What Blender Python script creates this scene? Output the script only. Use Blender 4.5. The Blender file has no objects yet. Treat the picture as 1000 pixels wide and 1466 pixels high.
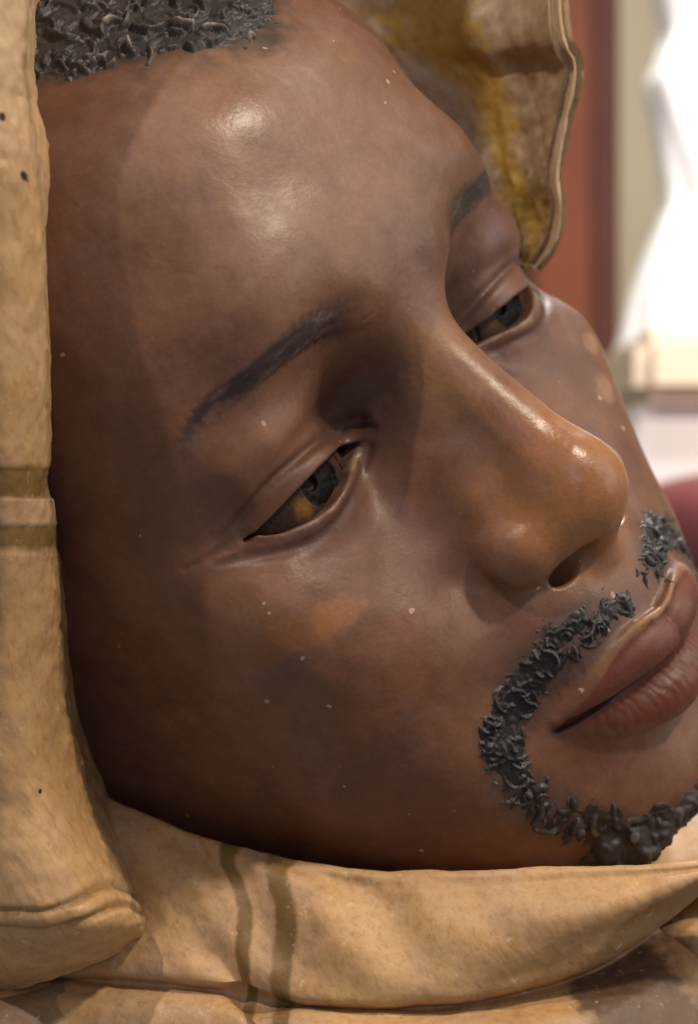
import bpy, math, random
import numpy as np
from mathutils import Matrix, Vector

# ------------------------------------------------------------------ camera, light, exposure
scene = bpy.context.scene
F_PX = 2500.0                      # focal length in pixels of the 1000 x 1466 photograph
# head frame (millimetres: x = figure's left, y = out of the face, z = crown) -> view frame
R_HEAD = np.array([[0.567377, 0.632695, -0.527048], [-0.546169, -0.189858, -0.815876], [0.616265, -0.750767, -0.237838]])
T_HEAD = np.array([16.1745, -30.3979, 351.1246])
CAM_Z = 1.55

cam_data = bpy.data.cameras.new('camera')
cam = bpy.data.objects.new('camera', cam_data)
scene.collection.objects.link(cam)
cam.location = (0, 0, CAM_Z)
cam.rotation_euler = (math.radians(90), 0, 0)
cam_data.sensor_fit = 'VERTICAL'
cam_data.sensor_height = 36.0
cam_data.lens = 36.0 * F_PX / 1466.0
cam_data.clip_start = 0.01
cam_data.clip_end = 100
cam_data.dof.use_dof = True
cam_data.dof.focus_distance = 0.336
cam_data.dof.aperture_fstop = 12.5
scene.camera = cam

world = bpy.data.worlds.new('World')
scene.world = world
world.use_nodes = True
world.node_tree.nodes['Background'].inputs['Color'].default_value = (1.0, 0.93, 0.86, 1)
world.node_tree.nodes['Background'].inputs['Strength'].default_value = 0.255
scene.view_settings.view_transform = 'Standard'
scene.view_settings.look = 'None'
scene.view_settings.exposure = 0.0
scene.view_settings.gamma = 1.0

M_HEAD = Matrix(((R_HEAD[0][0], R_HEAD[0][1], R_HEAD[0][2], T_HEAD[0] * .001),
                 (R_HEAD[2][0], R_HEAD[2][1], R_HEAD[2][2], T_HEAD[2] * .001),
                 (-R_HEAD[1][0], -R_HEAD[1][1], -R_HEAD[1][2], CAM_Z - T_HEAD[1] * .001),
                 (0, 0, 0, 1)))

def area_light(name, loc, target, size, power, color, sy=None):
    d = bpy.data.lights.new(name, 'AREA')
    d.shape = 'RECTANGLE' if sy else 'SQUARE'
    d.size = size
    if sy: d.size_y = sy
    d.energy = power; d.color = color
    o = bpy.data.objects.new(name, d)
    scene.collection.objects.link(o)
    o.location = loc
    o.rotation_euler = (Vector(target) - Vector(loc)).to_track_quat('-Z', 'Y').to_euler()
    return o
HEADC = (0.0, 0.345, CAM_Z)
def from_head(d, r): return tuple(HEADC[i] + d[i] * r for i in range(3))
area_light('ceiling_lamp', from_head((.50, -.38, .78), 1.5), HEADC, 0.09, 16.5, (1.0, 0.85, 0.68))
area_light('left_lamp', from_head((-.38, -.46, .80), 1.4), HEADC, 0.036, 9.2, (1.0, 0.87, 0.74))
area_light('window_light', from_head((.22, -.90, .38), 1.6), HEADC, 0.20, 1.9, (0.58, 0.60, 1.0), 0.28)
area_light('gallery_light', from_head((.92, -.10, .38), 1.0), HEADC, 0.7, 3.6, (1.0, 0.94, 0.86))
area_light('added_figure_light', (0.26, 0.75, CAM_Z + .75), (0.30, 1.15, CAM_Z + .1), 0.15, 10.0, (1.0, 0.97, 0.94))  # unseen lamp, added to make the white figure glare

# ------------------------------------------------------------------ signed distance tools (mm)
f32 = np.float32
FACE_H = 0.5

def smin(a, b, k):
    h = np.maximum(k - np.abs(a - b), 0) / k
    return np.minimum(a, b) - h * h * k * .25
def smax(a, b, k): return -smin(-a, -b, k)
def ellipsoid(p, c, r, rot=None):
    q = p - np.array(c, f32)
    if rot is not None: q = q @ np.array(rot, f32)        # columns = local axes
    r = np.array(r, f32)
    k0 = np.linalg.norm(q / r, axis=1); k1 = np.linalg.norm(q / (r * r), axis=1)
    return k0 * (k0 - 1) / np.maximum(k1, 1e-6)
def capsule(p, a, b, ra, rb):
    a = np.array(a, f32); b = np.array(b, f32)
    ba = b - a
    t = np.clip(((p - a) @ ba) / (ba @ ba), 0, 1)
    return np.linalg.norm(p - a - t[:, None] * ba, axis=1) - (ra + (rb - ra) * t)
def tube(p, pts, rad, k=None):
    d = None
    for i in range(len(pts) - 1):
        e = capsule(p, pts[i], pts[i + 1], rad[i], rad[i + 1])
        d = e if d is None else (np.minimum(d, e) if not k else smin(d, e, k))
    return d
def spline(pts, n):                                        # Catmull-Rom through the points
    P = np.array(pts, float)
    P = np.vstack([2 * P[0] - P[1], P, 2 * P[-1] - P[-2]])
    out = []
    m = len(P) - 3
    for u in np.linspace(0, m - 1e-6, n):
        i = int(u); t = u - i
        a, b, c, d = P[i:i + 4]
        out.append(.5 * (2 * b + (c - a) * t + (2 * a - 5 * b + 4 * c - d) * t * t + (3 * b - a - 3 * c + d) * t ** 3))
    return np.array(out)
def rot_axes(ax, az):                                      # local axes from a y-axis and approximate z-axis
    y = np.array(ax, float); y /= np.linalg.norm(y)
    z = np.array(az, float); z -= y * (z @ y); z /= np.linalg.norm(z)
    return np.stack([np.cross(y, z), y, z], 1)

def vnoise(p, seed=0):                                     # smooth value noise, about -1..1
    i = np.floor(p).astype(np.int64); f = p - i
    f = f * f * f * (f * (f * 6 - 15) + 10)
    def h(ix, iy, iz):
        n = (ix * 374761393 + iy * 668265263 + iz * 2147483647 + seed * 1274126177) & 0xffffffff
        n = ((n ^ (n >> 13)) * 1274126177) & 0xffffffff
        return ((n ^ (n >> 16)) & 0xffff).astype(np.float32) / 32767.5 - 1
    r = 0
    for dx in (0, 1):
        wx = f[:, 0] if dx else 1 - f[:, 0]
        for dy in (0, 1):
            wy = f[:, 1] if dy else 1 - f[:, 1]
            for dz in (0, 1):
                wz = f[:, 2] if dz else 1 - f[:, 2]
                r = r + h(i[:, 0] + dx, i[:, 1] + dy, i[:, 2] + dz) * wx * wy * wz
    return r
def fbm(p, oct=4, seed=0):
    s = 0; a = .5
    for o in range(oct):
        s = s + a * vnoise(p * (2 ** o) + 17.3 * o, seed + o); a *= .5
    return s

def surface_nets(sdf, lo, hi, h, snap=1, slack=3.4):
    """sparse surface nets: (verts, quads) of the zero set of sdf inside the box"""
    lo = np.array(lo, float); B = 4; H = h * B * 2
    nb = np.ceil((np.array(hi) - lo) / H).astype(int)
    g = np.stack(np.meshgrid(*[np.arange(n) for n in nb], indexing='ij'), -1).reshape(-1, 3)
    ev = lambda g, H: np.concatenate([sdf((lo + (c + .5) * H).astype(f32)) for c in np.array_split(g, max(1, len(g) // 200000))])
    g = g[np.abs(ev(g, H)) < H * .87 * slack]
    ch8 = np.array([[i, j, k] for i in (0, 1) for j in (0, 1) for k in (0, 1)])
    c = (lo + (g + .5) * H).astype(f32); L = np.zeros(len(c), f32)
    for q in (c, c + f32(H * .3), c - f32(H * .3)): L = np.maximum(L, np.linalg.norm(gradient(sdf, q, f32(h)), axis=1))
    L = np.repeat(np.clip(1.4 * L, 1.5, slack), 8)
    g = (g[:, None] * 2 + ch8[None]).reshape(-1, 3); H = h * B; nb = nb * 2
    g = g[np.abs(ev(g, H)) < H * .87 * L]
    off = np.stack(np.meshgrid(*[np.arange(B + 1)] * 3, indexing='ij'), -1).reshape(-1, 3)
    NB = nb * B + 2
    cid_all, cpos_all, quads = [], [], []
    corner = np.array([[i, j, k] for i in (0, 1) for j in (0, 1) for k in (0, 1)])
    edges = [(a, b) for a in range(8) for b in range(a + 1, 8) if np.abs(corner[a] - corner[b]).sum() == 1]
    for ch in np.array_split(g, max(1, len(g) // 2500)):
        if not len(ch): continue
        P = (ch[:, None, :] * B + off[None]).reshape(-1, 3)
        D = sdf((lo + P * h).astype(f32)).reshape(-1, B + 1, B + 1, B + 1)
        D = np.where(np.abs(D) < 1e-7, 1e-7, D)
        S = D < 0
        c8 = [D[:, a:a + B, b:b + B, c:c + B] for a, b, c in corner]
        s8 = sum((x < 0).astype(np.int8) for x in c8)
        bi, ii, jj, kk = np.nonzero((s8 > 0) & (s8 < 8))
        if not len(bi): continue
        V = np.stack([x[bi, ii, jj, kk] for x in c8], 1)
        acc = np.zeros((len(bi), 3)); cnt = np.zeros(len(bi))
        for a, b in edges:
            m = (V[:, a] < 0) != (V[:, b] < 0)
            t = V[m, a] / (V[m, a] - V[m, b])
            acc[m] += corner[a] + (corner[b] - corner[a]) * t[:, None]; cnt[m] += 1
        base = ch[bi] * B + np.stack([ii, jj, kk], 1)
        cid_all.append((base[:, 0] * NB[1] + base[:, 1]) * NB[2] + base[:, 2])
        cpos_all.append(lo + (base + acc / cnt[:, None]) * h)
        for ax in range(3):
            o = [0, 0, 0]; o[ax] = 1
            A = S[:, :B, :B, :B]; Bq = S[:, o[0]:B + o[0], o[1]:B + o[1], o[2]:B + o[2]]
            bi, ii, jj, kk = np.nonzero(A != Bq)
            base = ch[bi] * B + np.stack([ii, jj, kk], 1)
            u, w = (ax + 1) % 3, (ax + 2) % 3
            eu = np.zeros(3, int); eu[u] = 1
            ew = np.zeros(3, int); ew[w] = 1
            q = [base - eu - ew, base - ew, base, base - eu]
            q = np.stack([(x[:, 0] * NB[1] + x[:, 1]) * NB[2] + x[:, 2] for x in q], 1)
            flip = ~A[bi, ii, jj, kk]
            q[flip] = q[flip][:, ::-1]
            ok = (base[:, u] > 0) & (base[:, w] > 0)
            quads.append(q[ok])
    cid = np.concatenate(cid_all); pos = np.concatenate(cpos_all); Q = np.concatenate(quads)
    cid, first = np.unique(cid, return_index=True); pos = pos[first]
    ix = np.searchsorted(cid, Q); ix = np.minimum(ix, len(cid) - 1)
    ok = (cid[ix] == Q).all(1)
    Q = ix[ok]
    for s in range(snap):                                  # pull the vertices onto the surface
        for sl in np.array_split(np.arange(len(pos)), max(1, len(pos) // 200000)):
            p = pos[sl].astype(f32); d0 = sdf(p); e = f32(h * .25)
            G = np.stack([sdf(p + o) - d0 for o in np.eye(3, dtype=f32) * e], 1) / e
            st = d0[:, None] * G / np.maximum((G * G).sum(1), .09)[:, None]
            ln = np.linalg.norm(st, axis=1, keepdims=True)
            pos[sl] += -st * np.minimum(1, .5 * h / np.maximum(ln, 1e-9))
    used = np.zeros(len(pos), bool); used[Q.ravel()] = True
    re = np.cumsum(used) - 1
    return pos[used], re[Q]
def gradient(sdf, p, e):
    G = np.empty_like(p)
    for a in range(3):
        o = np.zeros(3, f32); o[a] = e
        G[:, a] = (sdf(p + o) - sdf(p - o)) / (2 * e)
    return G

# ------------------------------------------------------------------ the carved face
# control points of the face without nose, lids and lips (right half, mirrored)
CP = [(0,-80,119),(0,-45,112),(0,-18,92),(0,0,72),(0,7,58),(0,10,42),(0,11,29),(0,9.5,18),(0,4,5),(0,3,-10),(0,5,-25),(0,9,-40),
 (0,13,-50),(0,15.8,-58),(0,17.2,-65),(0,13.5,-74),(0,11,-84),(0,7.5,-91),(0,9.5,-101),(0,6,-108),(0,-3,-113),(0,-28,-119),(0,-60,-122),
 # brow and forehead
 (-14.8,7.6,17.5),(-14,10,30),(-32.8,4.6,21.5),(-25,8,42),(-22,4,60),(-20,-8,80),(-48,-5.2,19),(-47,-3.5,30.5),(-46,-5,42),(-45,-5.8,55),(-44,-9.5,66),
 (-42,-22,80),(-36,-48,102),(-60,-22,20),(-60,-22,34),(-60,-24,50),(-58,-32,66),(-55,-50,84),(-68,-48,25),(-71,-55,48),(-66,-65,70),(-50,-85,100),
 # orbit
 (-17.5,-8.8,5),(-26,-7.2,9),(-36,-3.6,11),(-46,-5.2,9.5),(-53,-10.5,7),(-19.4,-8.5,-5),(-52.5,-14.5,-5),(-24,-7.6,-14),(-34,-6.6,-16),(-44,-8,-14),(-13,-2,-4),
 (-35.5,-9,-3),
 # cheek
 (-57,-10.5,-14.5),(-57,-8.4,-22),(-56,-8,-29),(-56,-10.5,-41),(-52,-10.5,-60),(-47,-5.5,-66),(-26,-4.5,-22),(-38,-4.6,-26),(-47,-5,-26),(-18,0,-20),
 (-24,0,-34),(-32,1,-42),(-42,-1.5,-42),(-28,3,-52),(-40,-2,-56),(-22,7.5,-52),
 (-64,-25,0),(-65,-24,-15),(-66,-27,-30),(-65,-32,-50),(-60,-28,-68),(-69,-52,5),(-71,-58,-20),(-70,-60,-45),(-66,-60,-70),(-72,-90,0),(-72,-92,-35),(-68,-92,-65),
 # mouth, jaw
 (-12,15,-58),(-11,15.5,-66),(-20,11,-64),(-18,10.5,-74),(-26,5,-73),(-34,0.5,-71),(-14,10,-85),(-24,5,-84),(-36,-1,-84),(-48,-12,-80),(-12,7.5,-93),
 (-10,8.5,-102),(-22,3,-100),(-35,-8,-98),(-48,-25,-94),(-56,-45,-88),(-58,-70,-88),(-11,-3,-114),(-24,-10,-110),(-38,-28,-108),(-46,-55,-103),(-25,-40,-117),(-35,-75,-112),
 # back of the skull
 (-74,-110,40),(-60,-140,40),(0,-175,40),(-45,-150,80),(0,-140,105),(-40,-150,-10),(0,-165,-10),(-35,-120,-60),(0,-140,-60),(-30,-110,-110),(0,-120,-115)]
CC = np.array((0, -75, -15.0))
_cp = np.array(CP, float)
_cp = np.vstack([_cp, _cp[_cp[:, 0] < 0] * (-1, 1, 1)])
_v = _cp - CC; _r = np.linalg.norm(_v, axis=1); _u = _v / _r[:, None]
def _kern(d2): return d2 * np.sqrt(d2)
_d2 = np.maximum(2 - 2 * _u @ _u.T, 0)
_A = np.zeros((len(_u) + 4,) * 2)
_A[:len(_u), :len(_u)] = _kern(_d2) + np.eye(len(_u)) * 2e-4
_A[:len(_u), -4:-1] = _u; _A[:len(_u), -1] = 1
_A[-4:, :len(_u)] = _A[:len(_u), -4:].T
_w = np.linalg.solve(_A, np.concatenate([_r, np.zeros(4)]))
_uf, _wf = _u.astype(f32), _w.astype(f32)
_ccf = CC.astype(f32)
def base_sdf(p):
    v = p - _ccf; r = np.linalg.norm(v, axis=1)
    u = v / np.maximum(r, 1e-3)[:, None]
    out = np.empty(len(p), f32)
    for s in range(0, len(p), 60000):
        q = u[s:s + 60000]
        d2 = np.maximum(2 - 2 * q @ _uf.T, 0)
        out[s:s + 60000] = (d2 * np.sqrt(d2)) @ _wf[:-4] + q @ _wf[-4:-1] + _wf[-1]
    return (r - out) * .9

EYE_C = np.array((-35.5, -20.0, -5.0)); EYE_R = 13.6
UP = np.array([(-53,-5.6),(-50.6,-5.3),(-48.2,-4.5),(-43.6,-3.2),(-39,-2.3),(-35.8,-2.0),(-30.7,-2.1),(-26,-2.8),(-22.5,-3.7),(-19,-5.2)])
LO = np.array([(-53,-5.6),(-50.6,-5.7),(-49.8,-6.6),(-47.6,-8.0),(-44.6,-8.9),(-41.2,-9.7),(-37.2,-9.7),(-34,-9.1),(-29.3,-8.0),(-25,-7.2),(-22,-6.2),(-19,-5.4)])
CREASE = spline([(-55.6,-16.2,-3.1),(-52.3,-13.4,-1.5),(-48.5,-9.5,.8),(-44.1,-6.9,1.9),(-38.3,-5.7,2),(-31.1,-6.2,1.5),(-25,-8.4,.4),(-19.4,-11.3,-.8),(-17.2,-8.8,-1.6),(-16.8,-6.2,-4)], 20)
LOWFOLD = spline([(-58.6,-17.7,-6.1),(-55.7,-15.1,-7.3),(-53.1,-12.5,-9),(-49.7,-9.9,-10.9),(-44.6,-7.6,-12.6),(-38.5,-6,-12.9),(-31.3,-5.9,-11.4),(-23.2,-8.3,-9.5),(-19.3,-7.4,-6.8)], 18)
MOUTH = spline([(-27.5,3.6,-72.8),(-24,7.5,-72.8),(-18,12.3,-72.9),(-11,16.2,-73.4),(-5,18.6,-74.6),(0,19.2,-75.6),(5,18.6,-74.6)], 18)
UPLIP = spline([(-26,4.2,-72.0),(-20,8.6,-70.9),(-13,13.0,-69.8),(-6,15.2,-70.0),(0,14.6,-71.0)], 12)
UPR = np.interp(np.linspace(0, 1, 12), [0, .3, .7, 1], [1.2, 3.4, 4.8, 5.0])
LOLIP = spline([(-25,3.4,-74.8),(-19,7.4,-77.6),(-12,10.3,-80.4),(-5,12.0,-81.8),(0,12.4,-82.2)], 12)
LOR = np.interp(np.linspace(0, 1, 12), [0, .3, .7, 1], [1.2, 3.1, 5.1, 5.6])
LIPEDGE = spline([(-26.5,4.8,-71.2),(-22,8.9,-69.6),(-16,14.0,-66.4),(-11,17.2,-64.6),(-6,19.2,-64.4),(-2.5,19.3,-65.4),(0,19.1,-65.8)], 16)
ALARGROOVE = spline([(-16.9,12.8,-32.6),(-18.6,9.3,-32.3),(-20.5,6.2,-33.7),(-22.1,4.4,-36.7),(-22.7,4.3,-40.7),(-21.6,5.7,-44.4)], 12)
TEARLINE = spline([(-52.3,-13.5,-4.8),(-55.7,-16.1,-4.7),(-59.3,-18.8,-4.4),(-62.2,-22,-3.8)], 8)

def face_sdf(p0):
    p = p0.copy(); p[:, 0] = -np.abs(p[:, 0])
    d = base_sdf(p)
    def part(sel, fn, *extra):
        idx = np.nonzero(sel)[0]
        if len(idx): d[idx] = fn(p[idx], d[idx], *[a[idx] for a in extra])
    x, y, z = p.T
    nb = np.abs(d) < 45
    def nose_fn(q, e):
        br = capsule(q, (0, -.8, 6), (0, 13.0, -30), 6.4, 9.4)
        side = capsule(q, (-4.5, -6, -2), (-8.5, 3.5, -33), 6.0, 8.0)
        tip = ellipsoid(q, (0, 14.6, -36.4), (10.4, 10.7, 10.0))
        ala = ellipsoid(q, (-14.6, 6.6, -39.4), (7.5, 9.8, 7.6), rot_axes((.25, .9, .12), (0, .1, 1)))
        col = capsule(q, (0, 16.5, -42.5), (0, 11.5, -50), 3.8, 4.2)
        nose = smin(br, side, 6)
        nose = smin(nose, tip, 8)
        e = smin(e, nose, 9)
        e = smax(e, -tube(q, ALARGROOVE, np.interp(np.arange(12), [0, 4, 8, 11], [-.4, .4, .3, -.3])), 2.4)
        fill = ellipsoid(q, (-8.5, 12.0, -37.6), (5.9, 7.6, 7.0))
        e = smin(e, smin(smin(ala, fill, 4), tip, 6), 2.2)
        e = smin(e, col, 4)
        nos = ellipsoid(q, (-9.8, 12.4, -47.0), (3.4, 8.2, 2.3), rot_axes((.38, .9, .14), (-.35, 0, 1)))
        return smax(e, -nos, 1.4)
    part(nb & (x > -34) & (y > -35) & (z > -66) & (z < 30), nose_fn)
    def eye_fn(q, e, far):
        x, y, z = q.T
        lid = np.linalg.norm(q - EYE_C.astype(f32), axis=1) - (EYE_R + 2.3)
        e = smin(e, lid, 4.0)
        e = smax(e, -tube(q, TEARLINE, np.linspace(.1, -.7, 8)), 2.2)
        e = smax(e, -tube(q, CREASE, np.interp(np.arange(20), [0, 3, 6, 12, 15, 17, 19], [-.6, .2, .8, .9, 1.2, 1.3, -.4])), 1.8)
        e = smax(e, -tube(q, LOWFOLD, np.interp(np.arange(18), [0, 4, 8, 12, 17], [-.7, -.1, .1, -.1, -.7])), 2.4)
        zu = (np.interp(x, UP[:, 0], UP[:, 1]) - far * 1.3 * np.interp(x, [-50, -42, -28, -21], [0, 1, 1, 0])).astype(f32); zl = (np.interp(x, LO[:, 0], LO[:, 1]) + far * 1.7 * np.interp(x, [-52, -47, -40, -33], [1, 1, .5, 0])).astype(f32)
        ap = np.maximum(np.maximum(z - zu, zl - z) * .9, np.maximum(x + 19, -53 - x))
        ap = np.maximum(ap, -(y + 22))
        return smax(e, -ap, .7)
    part(nb & (x > -72) & (x < -5) & (y > -46) & (z > -30) & (z < 22), eye_fn, (p0[:, 0] > 0).astype(f32))
    def lip_fn(q, e):
        e = smin(e, tube(q, UPLIP, UPR, 2.0), 3.0)
        e = smin(e, tube(q, LOLIP, LOR, 2.0), 3.0)
        e = smin(e, tube(q, LIPEDGE, np.interp(np.linspace(0, 1, 16), [0, .3, .6, 1], [.1, .5, .5, .4])), 2.4)
        ms = tube(q, MOUTH, np.interp(np.linspace(0, 1, 18), [0, .1, .5, 1], [.5, .9, 1.0, .8]))
        return smax(e, -ms, 1.2)
    part(nb & (x > -36) & (y > -15) & (z > -98) & (z < -55), lip_fn)
    return d

def make_mesh(name, verts, faces, smooth=True):
    me = bpy.data.meshes.new(name)
    verts = np.asarray(verts, np.float32); faces = np.asarray(faces)
    n, k = faces.shape
    me.vertices.add(len(verts)); me.vertices.foreach_set('co', verts.ravel())
    me.loops.add(n * k); me.loops.foreach_set('vertex_index', faces.ravel().astype(np.int32))
    me.polygons.add(n); me.polygons.foreach_set('loop_start', (np.arange(n) * k).astype(np.int32))
    me.polygons.foreach_set('use_smooth', np.full(n, smooth))
    me.update(calc_edges=True); me.validate()
    return me

statue = bpy.data.objects.new('painted_statue', None)
scene.collection.objects.link(statue)
statue.matrix_world = M_HEAD
def add_part(name, verts, faces, mat, parent=statue, smooth=True):
    me = make_mesh(name, np.asarray(verts) * .001, faces, smooth)
    o = bpy.data.objects.new(name, me); scene.collection.objects.link(o); o.parent = parent
    if mat: me.materials.append(mat)
    return o


# ------------------------------------------------------------------ materials
def new_mat(name):
    m = bpy.data.materials.new(name); m.use_nodes = True
    nt = m.node_tree
    return m, nt, nt.nodes, nt.nodes['Principled BSDF']
def nd(nt, kind, **kw):
    n = nt.nodes.new(kind)
    for k, v in kw.items():
        if k in n.inputs: n.inputs[k].default_value = v
        else: setattr(n, k, v)
    return n
def mixc(nt, fac, a, b, mode='MIX'):
    n = nt.nodes.new('ShaderNodeMix'); n.data_type = 'RGBA'; n.blend_type = mode
    for sock, v in ((n.inputs[0], fac), (n.inputs[6], a), (n.inputs[7], b)):
        if hasattr(v, 'links'): nt.links.new(v, sock)
        else: sock.default_value = v if not isinstance(v, tuple) else (*v, 1) if len(v) == 3 else v
    return n.outputs[2]
def ramp(nt, src, stops):
    n = nt.nodes.new('ShaderNodeValToRGB')
    while len(n.color_ramp.elements) < len(stops): n.color_ramp.elements.new(.5)
    for e, (p, c) in zip(n.color_ramp.elements, stops):
        e.position = p; e.color = (c, c, c, 1) if not isinstance(c, tuple) else (*c, 1)
    nt.links.new(src, n.inputs[0]); return n.outputs[0]
def coords(nt, scale=(1, 1, 1), rot=(0, 0, 0)):
    t = nt.nodes.new('ShaderNodeTexCoord'); m = nt.nodes.new('ShaderNodeMapping')
    m.inputs['Scale'].default_value = scale; m.inputs['Rotation'].default_value = rot
    nt.links.new(t.outputs['Object'], m.inputs[0]); return m.outputs[0]
def noise(nt, vec, scale, detail=4, rough=.55, dist=0):
    n = nd(nt, 'ShaderNodeTexNoise', Scale=scale, Detail=detail, Roughness=rough, Distortion=dist)
    nt.links.new(vec, n.inputs['Vector']); return n.outputs['Fac']
def bump(nt, h, strength, dist, normal=None):
    b = nd(nt, 'ShaderNodeBump', Strength=strength, Distance=dist)
    nt.links.new(h, b.inputs['Height'])
    if normal: nt.links.new(normal, b.inputs['Normal'])
    return b.outputs[0]
def attr(nt, name):
    n = nt.nodes.new('ShaderNodeAttribute'); n.attribute_name = name; return n.outputs

def oil_paint(name, r0, r1, bmp, specks, spec=.5):
    m, nt, N, P = new_mat(name)
    L = nt.links.new
    v = coords(nt)
    col = attr(nt, 'Paint')['Color']
    fine = noise(nt, v, 900, 3, .6)
    mott = noise(nt, v, 140, 5, .6, .6)
    c = mixc(nt, ramp(nt, mott, [(.3, 0.0), (.7, 1.0)]), mixc(nt, .5, col, (.72, .66, .66), 'MULTIPLY'), mixc(nt, 1.0, col, (1.12, 1.10, 1.06), 'MULTIPLY'))
    c = mixc(nt, ramp(nt, fine, [(.35, .35), (.6, 0.0)]), c, mixc(nt, 1.0, c, (.7, .66, .64), 'MULTIPLY'))
    if specks:
        dust = noise(nt, v, 42, 6, .7, .8)
        c = mixc(nt, ramp(nt, dust, [(.54, 0.0), (.74, .22)]), c, (.25, .18, .20))
        scr = noise(nt, coords(nt, (1, .12, 1), (.9, .4, .3)), 800, 4, .6)
        c = mixc(nt, ramp(nt, scr, [(.66, 0.0), (.76, .22)]), c, (.30, .19, .13))
        vo = nd(nt, 'ShaderNodeTexVoronoi', Scale=190.0); vo.inputs['Randomness'].default_value = 1
        vw = nd(nt, 'ShaderNodeVectorMath', operation='ADD')
        nz = nd(nt, 'ShaderNodeTexNoise', Scale=700.0); L(v, nz.inputs['Vector'])
        sc = nd(nt, 'ShaderNodeVectorMath', operation='SCALE'); sc.inputs['Scale'].default_value = .0012
        L(nz.outputs['Color'], sc.inputs[0]); L(v, vw.inputs[0]); L(sc.outputs[0], vw.inputs[1]); L(vw.outputs[0], vo.inputs['Vector'])
        sep = nt.nodes.new('ShaderNodeSeparateColor'); L(vo.outputs['Color'], sep.inputs[0])
        thr = nd(nt, 'ShaderNodeMapRange'); L(sep.outputs[0], thr.inputs[0])
        thr.inputs[1].default_value = .62; thr.inputs[2].default_value = 1.0; thr.inputs[3].default_value = 0.0; thr.inputs[4].default_value = .12
        cmp = nd(nt, 'ShaderNodeMath', operation='SUBTRACT'); L(thr.outputs[0], cmp.inputs[0]); L(vo.outputs['Distance'], cmp.inputs[1])
        spk = ramp(nt, cmp.outputs[0], [(.0, 0.0), (.012, .65)])
        c = mixc(nt, spk, c, (.46, .33, .24))
    L(c, P.inputs['Base Color'])
    rr = nd(nt, 'ShaderNodeMapRange'); L(noise(nt, v, 60, 5, .65), rr.inputs[0])
    rr.inputs[1].default_value = .3; rr.inputs[2].default_value = .7; rr.inputs[3].default_value = r0; rr.inputs[4].default_value = r1
    mu = nd(nt, 'ShaderNodeMath', operation='MULTIPLY'); L(rr.outputs[0], mu.inputs[0]); L(attr(nt, 'Paint')['Alpha'], mu.inputs[1])
    L(mu.outputs[0], P.inputs['Roughness'])
    P.inputs['Specular IOR Level'].default_value = spec
    stroke = noise(nt, coords(nt, (1, .35, 1), (.4, .3, .9)), 1500, 3, .6)
    b1 = bump(nt, stroke, bmp, .00022)
    b2 = bump(nt, noise(nt, v, 230, 4, .55), bmp, .0006, b1)
    L(b2, P.inputs['Normal'])
    return m
mat_skin = oil_paint('dark_brown_flesh_paint', .33, .58, .23, True, .38)
mat_hair = oil_paint('black_hair_paint', .38, .6, .5, False, .42)
mat_eye = oil_paint('eye_paint', .45, .7, .5, False, .10)

def cloth_paint(name):
    m, nt, N, P = new_mat(name)
    L = nt.links.new
    v = coords(nt)
    col = attr(nt, 'Paint')['Color']
    big = noise(nt, v, 38, 6, .65, .4)
    c = mixc(nt, ramp(nt, big, [(.36, 0.0), (.66, 1.0)]), mixc(nt, 1.0, col, (.80, .74, .66), 'MULTIPLY'), mixc(nt, 1.0, col, (1.08, 1.07, 1.06), 'MULTIPLY'))
    grain = noise(nt, coords(nt, (1, 1, .3)), 620, 6, .75)
    c = mixc(nt, ramp(nt, grain, [(.32, .7), (.52, 0.0)]), c, mixc(nt, 1.0, c, (.66, .55, .44), 'MULTIPLY'))
    chip = noise(nt, v, 430, 4, .6)
    c = mixc(nt, ramp(nt, chip, [(.64, 0.0), (.70, .5)]), c, (.58, .47, .33))
    dirt = noise(nt, v, 75, 6, .75)
    c = mixc(nt, ramp(nt, dirt, [(.62, 0.0), (.76, .5)]), c, (.20, .115, .05))
    L(c, P.inputs['Base Color'])
    P.inputs['Roughness'].default_value = .44
    P.inputs['Specular IOR Level'].default_value = .4
    b1 = bump(nt, grain, .32, .0005)
    b2 = bump(nt, noise(nt, coords(nt, (1, .35, .35)), 120, 5, .6), .22, .0010, b1)
    L(b2, P.inputs['Normal'])
    return m
mat_cloth = cloth_paint('ochre_cloth_paint')

def paint(o, C):
    a = o.data.color_attributes.new('Paint', 'FLOAT_COLOR', 'POINT')
    if C.shape[1] == 3: C = np.concatenate([C, np.ones((len(C), 1))], 1)
    C = np.clip(C, 0, 1).astype(np.float32)
    a.data.foreach_set('color', C.ravel())
def sstep(a, b, x):
    t = np.clip((x - a) / (b - a), 0, 1); return t * t * (3 - 2 * t)
def mixv(A, B, m): return A + (np.asarray(B) - A) * m[:, None]
def scatter(Q, n, count):                                 # sum a face vector onto the corners
    i = Q.ravel()
    return np.stack([np.bincount(i, np.repeat(n[:, a], Q.shape[1]), count) for a in range(3)], 1)
def normals(V, Q):
    n = np.cross(V[Q[:, 2]] - V[Q[:, 0]], V[Q[:, 3]] - V[Q[:, 1]])
    N = scatter(Q, n, len(V))
    return N / np.maximum(np.linalg.norm(N, axis=1, keepdims=True), 1e-9)
def curve_dist(p, C, mirror=False):
    p = p.astype(f32)
    if mirror: p = p.copy(); p[:, 0] = -np.abs(p[:, 0])
    return tube(p, C, np.zeros(len(C)))

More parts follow.
